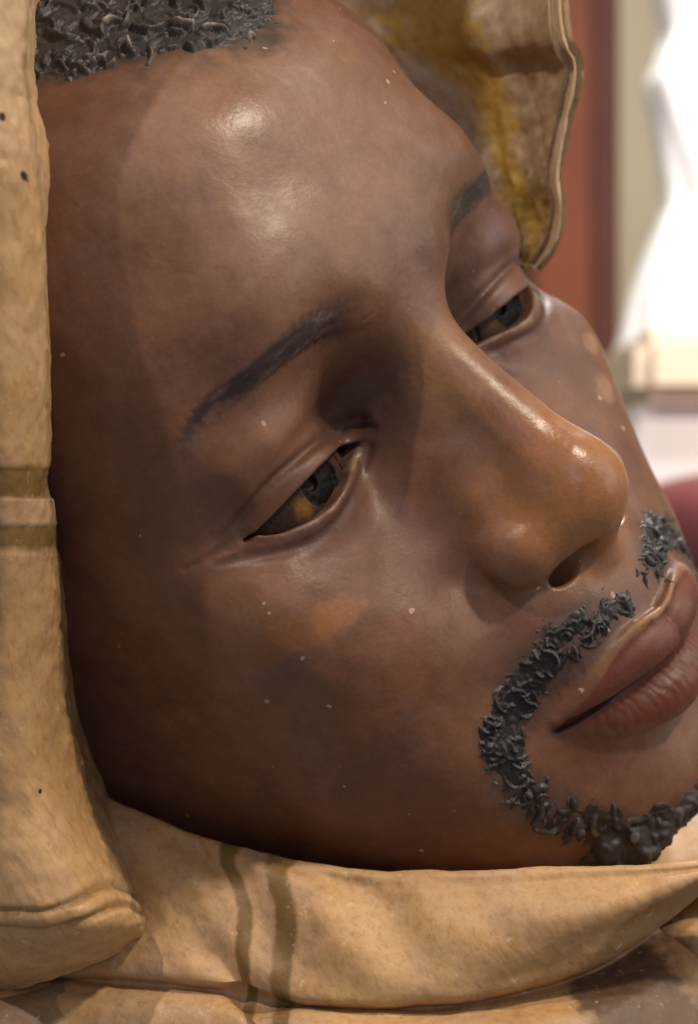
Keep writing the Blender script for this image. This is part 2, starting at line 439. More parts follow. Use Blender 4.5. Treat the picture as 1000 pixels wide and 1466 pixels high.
# ------------------------------------------------------------------ face
BROW = spline([(-53.5,-11,17.5),(-48.8,-5.6,20),(-44,-1.4,20.8),(-39.7,1.2,21.3),(-30.9,3.5,21.5),(-22,4.6,20),(-15.5,6.3,17.6)], 24)
BEARD = spline([(-3,17.5,-59.5),(-8,16.5,-59),(-13.4,14.4,-58.6),(-21.1,9.8,-58.9),(-27.2,4.7,-61.1),(-33.5,.8,-64.6),(-38,-1.4,-69.4),(-39,-2.4,-77.9),(-34.7,-1.8,-88),(-28,-1,-97),(-20,0,-104),(-10,2,-108),(0,3,-109)], 44)
V, Q = surface_nets(face_sdf, (-80, -92, -121), (80, 40, 112), FACE_H)
Nn = normals(V, Q)
pv = V.astype(f32)
tb = np.concatenate([[0], np.cumsum(np.linalg.norm(np.diff(BROW, axis=0), axis=1))])
db = curve_dist(pv, BROW, True)
BUMPS = [((-26.5,.5,-37), 5, -1.6), ((-25,2.5,-45), 4.5, -1.0), ((-43,-4,8), 5.5, 2.2), ((-34,-4,8), 5.5, 2.0), ((-27,-6,6.5), 4.5, 1.2), ((-50,-9,6), 5, 1.4), ((-40,.5,24.5), 4, .5), ((-14.4,5.4,60), 12, .9), ((-20.3,9.3,37), 10, .6), ((-42,-1.6,47), 13, -1.7), ((-17,8.5,48), 8, -.7), ((-14,-1.5,4.5), 6, -1.3),
         ((-52,-8.6,12.5), 7, .9), ((-59,-16,-10), 7, -.8), ((0,11,20), 7, -.7), ((-30,3.5,30), 7, .5), ((-27,1,-45), 8, -.6), ((-19,7,-56), 6, -.5)]
qs = pv.copy(); qs[:, 0] = -np.abs(qs[:, 0])
bsum = sum(a * np.exp(-((qs - np.array(c, f32)) ** 2).sum(1) / (r * r)) for c, r, a in BUMPS)
V = V + Nn * (bsum + .30 * fbm(pv / 12, 3, 3) + .08 * fbm(pv / 3.5, 3, 9))[:, None]
lowlip = sstep(-73.6, -75.6, pv[:, 2]) * (1 - sstep(-80, -84, pv[:, 2])) * sstep(4, 8, pv[:, 1]) * (1 - sstep(20, 25, np.abs(pv[:, 0])))
wr = np.abs(np.sin(pv[:, 0] * 1.55 + 1.6 * vnoise(pv / 3.0, 91) + .15 * pv[:, 2])) ** .6 - .7
V = V + Nn * (lowlip * .17 * wr)[:, None]
hb = (1 - sstep(1.0, 4.2, db))
seg = np.linalg.norm(qs[:, None, :] - BROW.astype(f32)[None], axis=2)
ti = seg.argmin(1); tcur = tb[ti]
tan = np.gradient(BROW, axis=0)[ti]; tan /= np.linalg.norm(tan, axis=1, keepdims=True)
tloc = tcur + ((qs - BROW[ti]) * tan).sum(1)
soff = ((qs - BROW[ti]) * (-.2, .2, 1)).sum(1)
stroke = fbm(np.stack([tloc * .16 + soff * .25, soff * 1.1 - tloc * .10, np.zeros_like(tloc)], 1).astype(f32), 4, 21)
del seg
V = V + Nn * (hb * (.25 + .25 * stroke))[:, None]
face = add_part('face', V, Q, mat_skin)

ax = -np.abs(pv[:, 0]); y = pv[:, 1]; z = pv[:, 2]
q = np.stack([ax, y, z], 1)
n1 = fbm(pv / 22, 4, 31); n2 = fbm(pv / 9, 4, 41); n3 = fbm(pv / 4, 4, 51)
C = np.tile(np.array((.164, .075, .043)), (len(V), 1))
C = mixv(C, (.115, .048, .028), sstep(-.1, .45, n1) * .8)
C = mixv(C, (.175, .092, .055), sstep(.0, .5, n2) * .5)
C = mixv(C, (.120, .062, .055), sstep(.05, .4, fbm(pv / 14, 3, 77)) * .4)          # violet glaze
def spot(c, r, soft=.45, nz=.35):
    d = np.linalg.norm((pv - np.array(c, f32)) / np.array(r, f32), axis=1) + nz * n3 + nz * .6 * n2
    return 1 - sstep(1 - soft, 1 + soft, d)
C = mixv(C, (.225, .125, .080), spot((-10, 8, 52), (36, 20, 28)) * .8)               # paler forehead
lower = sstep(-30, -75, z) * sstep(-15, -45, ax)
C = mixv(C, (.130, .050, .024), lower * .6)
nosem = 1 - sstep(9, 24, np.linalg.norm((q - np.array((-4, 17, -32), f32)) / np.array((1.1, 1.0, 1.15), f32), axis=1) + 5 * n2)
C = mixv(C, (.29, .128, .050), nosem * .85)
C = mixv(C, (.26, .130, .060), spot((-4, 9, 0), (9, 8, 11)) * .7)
C = mixv(C, (.25, .105, .036), spot((-50.5, -5.0, -26.2), (5, 8, 2.8), .35, .9) * .8)
C = mixv(C, (.20, .085, .032), spot((-61, -13, -24), (6, 8, 3.4), .4, .9) * .7)
C = mixv(C, (.19, .075, .032), spot((-52, -8, -46), (10, 8, 4), .6, .6) * .7)
C = mixv(C, (.17, .070, .035), spot((-46, -5, -38), (14, 8, 6), .6, .7) * .5)
C = mixv(C, (.20, .090, .045), spot((-40, -3, 8), (10, 6, 5), .6, .5) * .5)          # lid
C = mixv(C, (.33, .19, .11), spot((46, -4, -33), (3.4, 6, 3), .4, .5) * .6)
C = mixv(C, (.33, .19, .11), spot((52, -6, -24), (3, 6, 2.4), .4, .5) * .6)
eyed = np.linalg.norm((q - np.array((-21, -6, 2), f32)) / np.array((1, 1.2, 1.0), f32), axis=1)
C = mixv(C, (.062, .030, .022), (1 - sstep(5, 17, eyed + 3 * n2)) * .75)  # socket shade put into the paint around the inner eye corner
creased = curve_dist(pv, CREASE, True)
C = mixv(C, (.055, .026, .018), (1 - sstep(.4, 2.2, creased)) * .6)  # shade of the upper lid crease, painted in
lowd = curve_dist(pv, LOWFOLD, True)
C = mixv(C, (.060, .030, .022), (1 - sstep(.4, 2.4, lowd + .6 * n3)) * .6)  # painted shade along the fold below the lower lid
# brows
inner = sstep(-34, -16, q[:, 0])
bw = np.interp(tloc, [0, 8, 18, 28, 36, 44], [.6, 1.6, 2.5, 2.7, 3.0, 3.0])
bm = 1 - sstep(-1.0, 1.3 + 1.4 * inner, np.abs(soff - .2) - bw + 1.3 * stroke + .5 * n3)
bm = bm * sstep(-3, 2, tloc) * (1 - sstep(37, 48, tloc + 4 * n3)) * (db < 9)
C = mixv(C, (.016, .015, .016), bm * (.88 - .2 * inner))
C = mixv(C, (.16, .13, .13), bm * sstep(.22, .5, stroke) * .35)
# lips
x_ = q[:, 0]
le = np.interp(np.abs(x_), -LIPEDGE[::-1, 0], LIPEDGE[::-1, 2])
lb = np.interp(np.abs(x_), [0, 8, 15, 22, 26], [-88.5, -87, -83, -77.6, -74])
lipm = sstep(-.4, .4, le - z) * sstep(-1.2, 1.2, z - lb + .8 * n3) * sstep(0, 3, y - 0) * sstep(-28.5, -26, x_)
C = mixv(C, (.110, .028, .015), lipm * .95)
C = mixv(C, (.145, .034, .018), lipm * sstep(-76, -82, z) * .5)
de = curve_dist(pv, LIPEDGE, True)
C = mixv(C, (.30, .15, .075), (1 - sstep(.4, 1.2, de + .8 * n3)) * sstep(-19, -8, x_) * .8)
C = mixv(C, (.22, .105, .045), (1 - sstep(1.0, 2.6, de + 1.2 * n3)) * .6 * (1 - lipm) * sstep(-26, -18, x_))
dm = curve_dist(pv, MOUTH, True)
C = mixv(C, (.030, .014, .012), (1 - sstep(.7, 1.7, dm)) * .85)
# lower lid rim: worn pale edge
zl = np.interp(x_, LO[:, 0], LO[:, 1])
rim = (1 - sstep(.25, .8, np.abs(z - zl + .25))) * (y > -17) * (x_ < -20) * (x_ > -51)
C = mixv(C, (.26, .19, .12), rim * sstep(-.3, .3, n3) * .7)
# beard stain under the curls
dbe = curve_dist(pv, BEARD, True)
C = mixv(C, (.045, .034, .030), (1 - sstep(2, 8.0, dbe + 3.0 * n2)) * .75 * sstep(3, 11, np.abs(pv[:, 0])))
hz = np.interp(pv[:, 0], [-60, -36, -30, -26, -20, -11.5, -2.4, 7.4, 16, 28, 40, 60], [88, 88, 86.4, 82, 79, 77.7, 72, 69, 73, 78, 86, 90])
C = mixv(C, (.040, .034, .030), sstep(-5, 3, z - hz + 5 * n3) * .9)
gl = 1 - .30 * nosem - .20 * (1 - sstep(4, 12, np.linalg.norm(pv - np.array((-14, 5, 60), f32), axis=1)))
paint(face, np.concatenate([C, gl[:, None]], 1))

# ------------------------------------------------------------------ carved curls
def stamp_strands(p, n, starts, rad, wid, span, seed):
    """carved locks: many tapering C- and S-shaped ridges; returns a height per point (0..1.3)"""
    rs = np.random.RandomState(seed)
    H = np.zeros(len(p), f32)
    order = np.argsort(p[:, 0]); xs = p[order, 0]
    for c in starts:
        R = rs.uniform(*rad); w = rs.uniform(*wid); ext = rs.uniform(*span); a0 = rs.uniform(0, 2 * math.pi)
        sg = rs.choice((-1, 1)); hgt = rs.uniform(.55, 1.15); spiral = rs.uniform(-.35, .5); reach = R * 2.1 + w
        lo, hi = np.searchsorted(xs, (c[0] - reach, c[0] + reach))
        ix = order[lo:hi]
        d = p[ix] - c
        m = (d * d).sum(1) < reach * reach
        ix = ix[m]; d = d[m]
        if not len(ix): continue
        nn = n[ix].mean(0); nn /= np.linalg.norm(nn) + 1e-9
        u = np.cross(nn, (.3, .2, 1.0)); u /= np.linalg.norm(u); v = np.cross(nn, u)
        a = d @ u; b = d @ v
        th = (sg * (np.arctan2(b, a)) - a0) % (2 * math.pi)
        r = np.hypot(a, b)
        f = th / ext
        prof = np.clip(1 - (np.abs(r - R * (1 + spiral * (f - .5))) / (w * (1.05 - .6 * np.abs(f - .45)))) ** 2, 0, 1) ** .6
        tap = np.clip(np.minimum(f / .12, (1 - f) / .35), 0, 1) ** .6
        h = (hgt * prof * tap * (f <= 1)).astype(f32)
        # a cut beside the ridge keeps the locks apart
        cutm = (np.abs(r - R * (1 + spiral * (f - .5))) < w * 1.5) & (f <= 1) & (h <= 0)
        H[ix] = np.where(cutm, H[ix] * .55, np.maximum(H[ix] * .92, h))
    return H

def trim(V, Q, k):
    Q = Q[k[Q].all(1)]
    u = np.zeros(len(V), bool); u[Q.ravel()] = True
    re = np.cumsum(u) - 1
    return V[u], re[Q]
def carved_part(name, sdf, lo, hi, h, mask, n_str, rad, wid, span, seed, lift, lock, dark, lite, sunk=-.7, keepm=.006, stain=None, edge=.45):
    V, Q = surface_nets(sdf, lo, hi, h, 0)
    m = mask(V.astype(f32))
    V, Q = trim(V, Q, m > keepm); m = mask(V.astype(f32))
    N = normals(V, Q)
    for _ in range(2):                                     # even out the carving direction
        N = scatter(Q, N[Q].sum(1), len(V)); N /= np.maximum(np.linalg.norm(N, axis=1, keepdims=True), 1e-9)
    p = V.astype(f32)
    rs = np.random.RandomState(seed)
    prob = np.clip(m, .16, 1); prob = prob / prob.sum()
    st = p[rs.choice(len(p), n_str, p=prob)]
    H = stamp_strands(p, N.astype(f32), st, rad, wid, span, seed + 1)
    big = fbm(p / 5.5, 3, seed + 3); fine = fbm(p / .9, 2, seed + 5)
    disp = sunk + (lift - sunk) * m + m * .9 * big + lock * H * (edge + (1 - edge) * m) * sstep(.0, .14, m) + .10 * fine * m
    V = V + N * disp[:, None]
    o = add_part(name, V, Q, mat_hair)
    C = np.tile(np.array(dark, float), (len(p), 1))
    C = mixv(C, lite, sstep(.5, 1.1, H + .45 * fbm(p / 4, 3, 4)))  # ridges paler than cuts: rubbed paint, with highlight and shade painted in
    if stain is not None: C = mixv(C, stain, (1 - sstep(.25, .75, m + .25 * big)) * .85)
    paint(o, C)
    o['kind'] = 'stuff'
    return o

def hair_mask(p):
    hz = np.interp(p[:, 0], [-60, -36, -30, -26, -20, -11.5, -2.4, 7.4, 16, 28, 40, 60], [88, 88, 86.4, 82, 79, 77.7, 72, 69, 73, 78, 86, 90])
    return sstep(-2.0, 3.0, p[:, 2] - hz + 4.5 * fbm(p / 3.6, 2, 61)).astype(f32)
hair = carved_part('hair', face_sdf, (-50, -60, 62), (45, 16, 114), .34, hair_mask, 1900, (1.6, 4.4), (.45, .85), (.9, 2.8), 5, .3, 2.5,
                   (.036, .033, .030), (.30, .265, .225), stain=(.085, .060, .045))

WID = np.interp(np.arange(44), [0, 4, 14, 20, 24, 30, 36, 43], [-.6, .7, 1.3, 1.7, 1.6, .6, 1.6, 1.6])
def beard_mask(p):
    q = p.copy(); q[:, 0] = -np.abs(q[:, 0])
    nz = fbm(p / 4.0, 3, 71)
    m = 1 - sstep(.8, 5.6, tube(q, BEARD[:30], WID[:30]) + 2.4 * nz)
    m = m * (1 - .42 * sstep(-71, -79, q[:, 2]))
    m = m * (.35 + .65 * sstep(.5, 4.0, np.abs(p[:, 0])))
    return m.astype(f32)
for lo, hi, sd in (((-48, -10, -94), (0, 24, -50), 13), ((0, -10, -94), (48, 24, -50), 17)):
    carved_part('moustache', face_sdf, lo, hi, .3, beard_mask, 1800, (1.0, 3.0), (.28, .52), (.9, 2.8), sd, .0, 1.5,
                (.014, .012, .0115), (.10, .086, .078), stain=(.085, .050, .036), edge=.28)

rng = random.Random(4)
LUMPS = [(-21, -2, -105.5, 4.6), (-17, -.5, -107, 4.8), (-24.5, -5, -106, 4.0), (-13.5, 1.2, -107, 4.0), (-20, -7, -109.5, 4.4), (-16, -5, -110.5, 4.0), (-9, 4, -106.5, 3.2), (-4, 6, -107, 2.8), (1, 6.5, -107, 2.6), (-27, -4, -102, 2.6)]
for i in range(22):
    t = rng.random(); x = -27 + 24 * t
    LUMPS.append((x + rng.uniform(-2, 2), -6 + 11 * t + rng.uniform(-3, 2.5), -105 - 3.5 * math.sin(t * 3.1) + rng.uniform(-2.5, 2.5), rng.uniform(1.8, 3.0)))
def goatee_body(p):
    d = None
    for x, y, z, r in LUMPS:
        e = np.linalg.norm(p - np.array((x, y, z), f32), axis=1) - r
        d = e if d is None else smin(d, e, 1.6)
    return smin(d, face_sdf(p) + .4, 2.0)
def goat_mask(p):
    q = p.copy(); q[:, 0] = -np.abs(q[:, 0])
    m = 1 - sstep(2.0, 6.0, tube(q, BEARD[27:], np.interp(np.arange(17), [0, 8, 16], [.6, 1.6, 2.0])) + 2.6 * fbm(p / 4.0, 3, 71))
    tuft = 1 - sstep(9, 17, np.linalg.norm(p - np.array((-17, -2, -107), f32), axis=1))
    m = m * (.85 + .15 * tuft)
    return np.maximum(m, sstep(.2, 2.2, face_sdf(p)) * (.3 + .7 * tuft)).astype(f32)
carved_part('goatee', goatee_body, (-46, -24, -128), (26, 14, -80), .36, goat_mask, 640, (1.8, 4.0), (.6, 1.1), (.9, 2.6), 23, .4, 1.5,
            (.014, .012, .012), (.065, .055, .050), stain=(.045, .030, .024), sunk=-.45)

# ------------------------------------------------------------------ eyes
GAZE = np.array((.09, .99, .0)); GAZE /= np.linalg.norm(GAZE)
for sx in (1, -1):
    c = (EYE_C * (sx, 1, 1) - (0, .9, 0)).astype(f32)
    g = GAZE.astype(f32)
    tu = np.cross(g, (0, 0, 1)).astype(f32); tv = np.cross(tu, g).astype(f32)
    def eye_sdf(p):
        d = p - c
        s = (np.linalg.norm(d / np.array((1.2, 1, 1), f32), axis=1) - EYE_R) * .85
        a = d @ tu; b = d @ tv; r = np.hypot(a, b)
        f = (d @ g) > 0
        n = fbm(p / 1.6, 3, 8)
        dep = np.where(f, .75 * (1 - sstep(4.6, 5.3, r)) + 1.0 * (1 - sstep(1.2, 1.7, np.hypot(a + 1.8, b - .6))), 0)
        dep = dep - np.where(f & (r < 5), .16 * np.abs(np.sin(np.arctan2(b, a) * 6 + n * 3)), 0)
        dep = dep + np.where(f, .5 * (1 - sstep(0, .5, np.abs(np.abs(d[:, 0] * sx - 9.2 + .15 * d[:, 2]))) ), 0)
        return (s + dep + .12 * n).astype(f32)
    V, Q = surface_nets(eye_sdf, c - 18, c + 18, .34)
    keep = (V[:, 1] > c[1] + 2); Q = Q[keep[Q].all(1)]
    u = np.zeros(len(V), bool); u[Q.ravel()] = True; re = np.cumsum(u) - 1; V = V[u]; Q = re[Q]
    p = V.astype(f32); d = p - c
    a = d @ tu; b = d @ tv; r = np.hypot(a, b); n = fbm(p / 2.2, 3, 15)
    C = np.tile(np.array((.045, .026, .017)), (len(p), 1))
    C = mixv(C, (.20, .095, .025) if sx > 0 else (.06, .034, .018), (1 - sstep(.8, 3.4, np.hypot((d[:, 0] + 5.2), d[:, 2] + 2.2) + 1.5 * n)) * .85)
    C = mixv(C, (.030, .022, .018), sstep(.1, .4, n) * .5)
    C = mixv(C, (.008, .0065, .0058), 1 - sstep(4.7, 5.2, r + .3 * n))
    C = mixv(C, (.014, .012, .012), (1 - sstep(.2, .55, np.abs(r - 5.0))) * .9)
    C = mixv(C, (.012, .010, .010), 1 - sstep(1.3, 1.8, np.hypot(a + 1.8, b - .6)))
    inner_f = (r[Q] < 5.0).all(1)                          # the sunk iris is a piece of its own
    ball = None
    for nm, Qk in (('eyeball', Q[~inner_f]), ('iris', Q[inner_f])):
        u = np.zeros(len(V), bool); u[Qk.ravel()] = True; re = np.cumsum(u) - 1
        o = add_part(nm, V[u], re[Qk], mat_eye, ball or statue)
        paint(o, C[u])
        ball = o

# ------------------------------------------------------------------ carved hood and collar
def cs(P):
    """photograph-plane coordinates and a depth in mm -> head frame (mm)"""
    P = np.asarray(P, float)
    v = np.stack([(P[..., 0] - 500) / F_PX * P[..., 2], (P[..., 1] - 733) / F_PX * P[..., 2], P[..., 2]], -1)
    return (v - T_HEAD) @ R_HEAD
def resample(G, n, axis):
    G = np.moveaxis(np.asarray(G, float), axis, 0)
    P = np.concatenate([2 * G[:1] - G[1:2], G, 2 * G[-1:] - G[-2:-1]])
    u = np.linspace(0, len(G) - 1 - 1e-6, n); i = u.astype(int); t = (u - i).reshape((-1,) + (1,) * (G.ndim - 1))
    a, b, c, d = P[i], P[i + 1], P[i + 2], P[i + 3]
    r = .5 * (2 * b + (c - a) * t + (2 * a - 5 * b + 4 * c - d) * t * t + (3 * b - a - 3 * c + d) * t ** 3)
    return np.moveaxis(r, 0, axis), u
def sheet(name, grid, nu, nv, relief, colour, thick=3.0, parent=statue):
    """a thick carved sheet lofted through a control grid; relief(P,u,v) mm along the normal"""
    G = cs(grid)
    G, u = resample(G, nu, 0); G, v = resample(G, nv, 1)
    def nrm(G):
        n = np.cross(np.gradient(G, axis=1), np.gradient(G, axis=0))
        return n / np.maximum(np.linalg.norm(n, axis=2, keepdims=True), 1e-9)
    U, W = np.meshgrid(u, v, indexing='ij')
    N = nrm(G)
    view = (-R_HEAD.T @ T_HEAD) - G.reshape(-1, 3).mean(0)
    sgn = 1 if (N.reshape(-1, 3) @ view).mean() > 0 else -1
    N = N * sgn
    F = G + N * relief(G, U, W)[..., None]
    Bk = G - N * thick
    nn = nu * nv
    idx = np.arange(nn).reshape(nu, nv)
    q = np.stack([idx[:-1, :-1], idx[1:, :-1], idx[1:, 1:], idx[:-1, 1:]], -1).reshape(-1, 4)
    if sgn > 0: q = q[:, ::-1]
    ring = np.concatenate([idx[0, :], idx[1:, -1], idx[-1, -2::-1], idx[-2:0, 0]])
    rim = np.stack([ring, np.roll(ring, -1), np.roll(ring, -1) + nn, ring + nn], 1)
    if sgn < 0: rim = rim[:, ::-1]
    V = np.concatenate([F.reshape(-1, 3), Bk.reshape(-1, 3)])
    Fq = np.concatenate([q, q[:, ::-1] + nn, rim])
    o = add_part(name, V, Fq, mat_cloth, parent)
    C = colour(F.reshape(-1, 3), U.ravel(), W.ravel())
    paint(o, np.concatenate([C, C]))
    return o

TAN = np.array((.50, .315, .150)); PINK = np.array((.46, .305, .19)); OLIVE = np.array((.20, .120, .038)); DARK = np.array((.085, .050, .036))
HOOD = [
 [(200,1330,384),(206,1330,372),(204,1338,362),(190,1352,356),(130,1382,352),(20,1416,358),(-150,1450,392)],
 [(190,1290,385),(202,1298,366),(206,1312,352),(188,1318,342),(110,1330,333),(0,1345,338),(-160,1355,380)],
 [(200,1222,392),(186,1232,374),(178,1240,356),(150,1246,342),(70,1260,330),(-40,1268,336),(-190,1272,380)],
 [(180,1130,390),(156,1138,376),(150,1141,364),(118,1146,346),(40,1150,330),(-60,1152,336),(-200,1152,380)],
 [(140,1025,378),(116,1030,368),(110,1030,357),(86,1030,342),(10,1030,326),(-80,1030,332),(-215,1030,378)],
 [(120,900,366),(96,900,354),(91,900,344),(72,900,333),(0,900,319),(-90,900,327),(-230,900,375)],
 [(110,760,352),(85,760,342),(80,760,332),(64,760,322),(-5,760,310),(-100,760,319),(-240,760,370)],
 [(100,690,347),(75,690,336),(70,690,327),(58,690,317),(-8,690,306),(-100,690,315),(-240,690,365)],
 [(100,560,335),(76,560,325),(72,560,317),(60,560,308),(-10,560,299),(-100,560,308),(-240,560,360)],
 [(95,430,331),(72,430,320),(68,430,312),(56,430,304),(-12,430,296),(-105,430,306),(-240,430,358)],
 [(90,250,330),(64,250,314),(60,250,305),(45,250,297),(-20,250,292),(-110,250,305),(-245,250,358)],
 [(75,130,338),(46,130,318),(42,130,304),(26,130,297),(-35,130,293),(-120,125,309),(-250,110,362)],
 [(75,0,352),(48,0,328),(45,0,305),(30,0,298),(-40,0,295),(-130,-20,318),(-250,-50,370)],
 [(130,-130,362),(85,-160,334),(75,-190,307),(60,-205,300),(0,-270,302),(-70,-340,332),(-160,-420,385)],
 [(290,-420,400),(200,-540,352),(192,-570,326),(182,-590,320),(140,-680,324),(110,-760,344),(80,-840,404)],
 [(470,-620,425),(470,-760,380),(470,-792,358),(470,-815,354),(480,-920,360),(490,-1020,384),(500,-1100,440)],
 [(590,-420,430),(690,-560,395),(710,-590,376),(725,-610,373),(790,-700,380),(850,-780,404),(890,-830,450)],
 [(480,-120,420),(750,-215,400),(778,-240,384),(794,-245,381),(840,-290,390),(862,-330,414),(866,-360,458)],
 [(440,30,414),(690,30,400),(786,30,381),(804,28,378),(806,20,395),(790,10,425),(750,0,470)],
 [(520,105,410),(715,100,404),(806,95,385),(824,95,382),(822,95,400),(800,95,430),(760,95,470)],
 [(590,165,408),(725,170,405),(794,170,389),(812,170,386),(808,170,402),(788,170,430),(750,170,470)],
 [(655,235,406),(735,245,405),(782,245,393),(799,245,391),(794,245,405),(775,245,430),(740,245,470)],
 [(690,300,407),(750,300,405),(788,300,396),(804,300,394),(797,300,406),(780,300,430),(745,300,470)],
 [(728,345,409),(758,348,406),(780,350,400),(793,350,398),(788,350,408),(770,350,430),(740,350,470)],
 [(745,378,412),(752,380,409),(760,384,404),(767,386,403),(768,382,410),(760,378,430),(735,370,470)],
]
def hood_relief(P, u, v):
    p = P.reshape(-1, 3).astype(f32)
    s = P.shape[:2]
    n = fbm(p / 14, 4, 5).reshape(s); f = fbm(p / 4, 4, 6).reshape(s)
    edge = np.exp(-((v - 2.6) / .55) ** 2)
    flap = sstep(16.5, 18, u)
    r = .9 * n + .35 * f + edge * (1 - .6 * flap) * .7 * fbm(p / 2.2, 3, 7).reshape(s)
    r = r + sstep(8.5, 10.5, u) * (1 - sstep(14, 16, u)) * .5 * fbm(p / 2.4, 3, 17).reshape(s)
    bands = np.exp(-((u - 7.22) / .07) ** 2) + np.exp(-((u - 5.99) / .07) ** 2)
    r = r + flap * (.5 * f + 1.4 * np.exp(-((v - .95 - .25 * n) / .16) ** 2))
    r = r * (1 - .9 * flap * np.exp(-((v - 2.6) / .5) ** 2))
    band = (np.abs(u - 6.94) < .25) | (np.abs(u - 5.92) < .14)
    r = r - .35 * band * (u < 9)
    w2 = u - .16 * np.sin(v * 2.4 + .6)
    r = r - (u < 3) * (1.0 * np.exp(-((w2 - 1.62) / .07) ** 2) + 1.0 * np.exp(-((w2 - 1.2) / .07) ** 2))
    return r
def hood_colour(F, u, v):
    p = F.astype(f32); n = fbm(p / 10, 4, 81); f = fbm(p / 3, 4, 82)
    C = np.tile(TAN, (len(F), 1))
    C = mixv(C, (.50, .37, .22), sstep(9.5, 12.5, u + .6 * n) * .8 * (u < 16))
    C = mixv(C, PINK, sstep(.0, .4, n) * .5)
    C = mixv(C, PINK, ((u > 6.04) & (u < 6.71)) * .8)
    for a, b in ((5.78, 6.06), (6.69, 7.2)):
        C = mixv(C, OLIVE, sstep(a - .03, a + .03, u + .05 * f) * (1 - sstep(b - .03, b + .03, u + .05 * f)) * (u < 9) * .95)
    wob = u - .16 * np.sin(v * 2.4 + .6) + .05 * f
    for a, b in ((1.52, 1.66), (1.20, 1.34)):
        C = mixv(C, OLIVE * 1.15, sstep(a - .05, a + .05, wob) * (1 - sstep(b - .05, b + .05, wob)) * .65 * (u < 3))
    C = mixv(C, (.24, .17, .10), (1 - sstep(.1, .5, np.abs(v - 2.35) + .3 * f)) * .55 * (u < 13))
    fl = sstep(15, 17, u)
    C = mixv(C, mixv(np.tile((.40, .29, .18), (len(F), 1)), (.56, .43, .29), sstep(-.1, .5, f) * .7), fl * (v < 2.6))
    yel = (1 - sstep(.18, .38, np.abs(v - .80 - .10 * (u - 19)) + .25 * f)) * fl
    C = mixv(C, (.50, .31, .055), yel * .9)
    tip = sstep(21.2, 21.7, u + .3 * f) * (1 - sstep(22.6, 23.0, u)) * (v < 3)
    C = mixv(C, (.42, .27, .07), tip * .8)
    C = mixv(C, (.66, .52, .36), fl * (1 - sstep(.25, .6, np.abs(v - 2.75))) * .85)
    return C
hood = sheet('hood', HOOD, 520, 190, hood_relief, hood_colour, 2.5)

def on_hood(px, py, dep0):                               # first hood vertex on that sight line
    me = hood.data; n = len(me.vertices)
    co = np.empty(n * 3, np.float32); me.vertices.foreach_get('co', co); co = co.reshape(-1, 3)[:n // 2] * 1000
    nn = np.empty(n * 3, np.float32); me.vertices.foreach_get('normal', nn); nn = nn.reshape(-1, 3)[:n // 2]
    k = np.argmin(np.linalg.norm(co - cs((px, py, dep0)), axis=1))
    return co[k], nn[k]
m_hole, _nt, _N, _P = new_mat('wormhole_dark')
_nt.links.new(ramp(_nt, noise(_nt, coords(_nt), 900), [(.3, (.006, .004, .003)), (.7, (.02, .013, .008))]), _P.inputs['Base Color'])
_P.inputs['Roughness'].default_value = .9
for px, py, dep, r in ((14, 254, 297, .72), (3, 168, 293, .62), (46, 1131, 333, .38), (20, 262, 297, .25), (600, 130, 0, 0)):
    if not r: continue
    c, n = on_hood(px, py, dep)
    t = np.cross(n, (.3, .1, 1)); t /= np.linalg.norm(t); b = np.cross(n, t)
    ring = lambda rr, h: [c + n * h + (t * math.cos(a) * rr * (1 + .2 * math.sin(2 * a + px)) + b * math.sin(a) * rr * 1.25) for a in np.linspace(0, 2 * math.pi, 16, endpoint=False)]
    V = np.array(ring(r, .10) + ring(r * .8, .16) + ring(r * .35, .14) + ring(.01, .13))
    Fq = [(k * 16 + i, k * 16 + (i + 1) % 16, (k + 1) * 16 + (i + 1) % 16, (k + 1) * 16 + i) for k in range(3) for i in range(16)]
    add_part('wormhole', V, np.array(Fq), m_hole, hood)

COLLAR = [
 [(90,1130,392),(200,1170,382),(330,1216,374),(500,1254,370),(640,1262,366),(800,1262,364),(1000,1256,362),(1150,1240,362)],
 [(130,1135,372),(220,1178,364),(330,1214,358),(500,1249,352),(640,1253,347),(800,1246,344),(1000,1238,341),(1150,1215,340)],
 [(140,1165,364),(230,1205,358),(335,1232,353),(500,1268,348),(640,1272,343),(800,1262,340),(985,1248,338),(1120,1220,339)],
 [(150,1215,360),(250,1260,353),(350,1285,348),(500,1318,344),(640,1325,339),(800,1308,336),(950,1280,337),(1070,1238,341)],
 [(160,1300,357),(258,1345,350),(356,1360,345),(500,1384,341),(640,1384,337),(790,1358,336),(915,1318,339),(1020,1265,346)],
 [(-40,1375,366),(265,1400,348),(365,1418,343),(500,1432,340),(640,1428,337),(760,1408,338),(870,1372,343),(955,1318,351)],
 [(-40,1392,368),(270,1414,351),(368,1431,346),(500,1444,344),(640,1440,342),(755,1419,345),(860,1384,352),(945,1328,362)],
 [(-40,1406,364),(274,1428,347),(371,1444,342),(500,1456,340),(642,1453,339),(762,1434,342),(874,1402,349),(970,1345,359)],
 [(-50,1445,357),(280,1466,343),(380,1480,338),(500,1490,335),(650,1488,333),(780,1472,335),(905,1444,342),(1015,1385,353)],
 [(-60,1600,352),(300,1600,337),(400,1600,332),(510,1600,328),(670,1600,326),(820,1590,329),(970,1560,337),(1090,1480,350)],
]
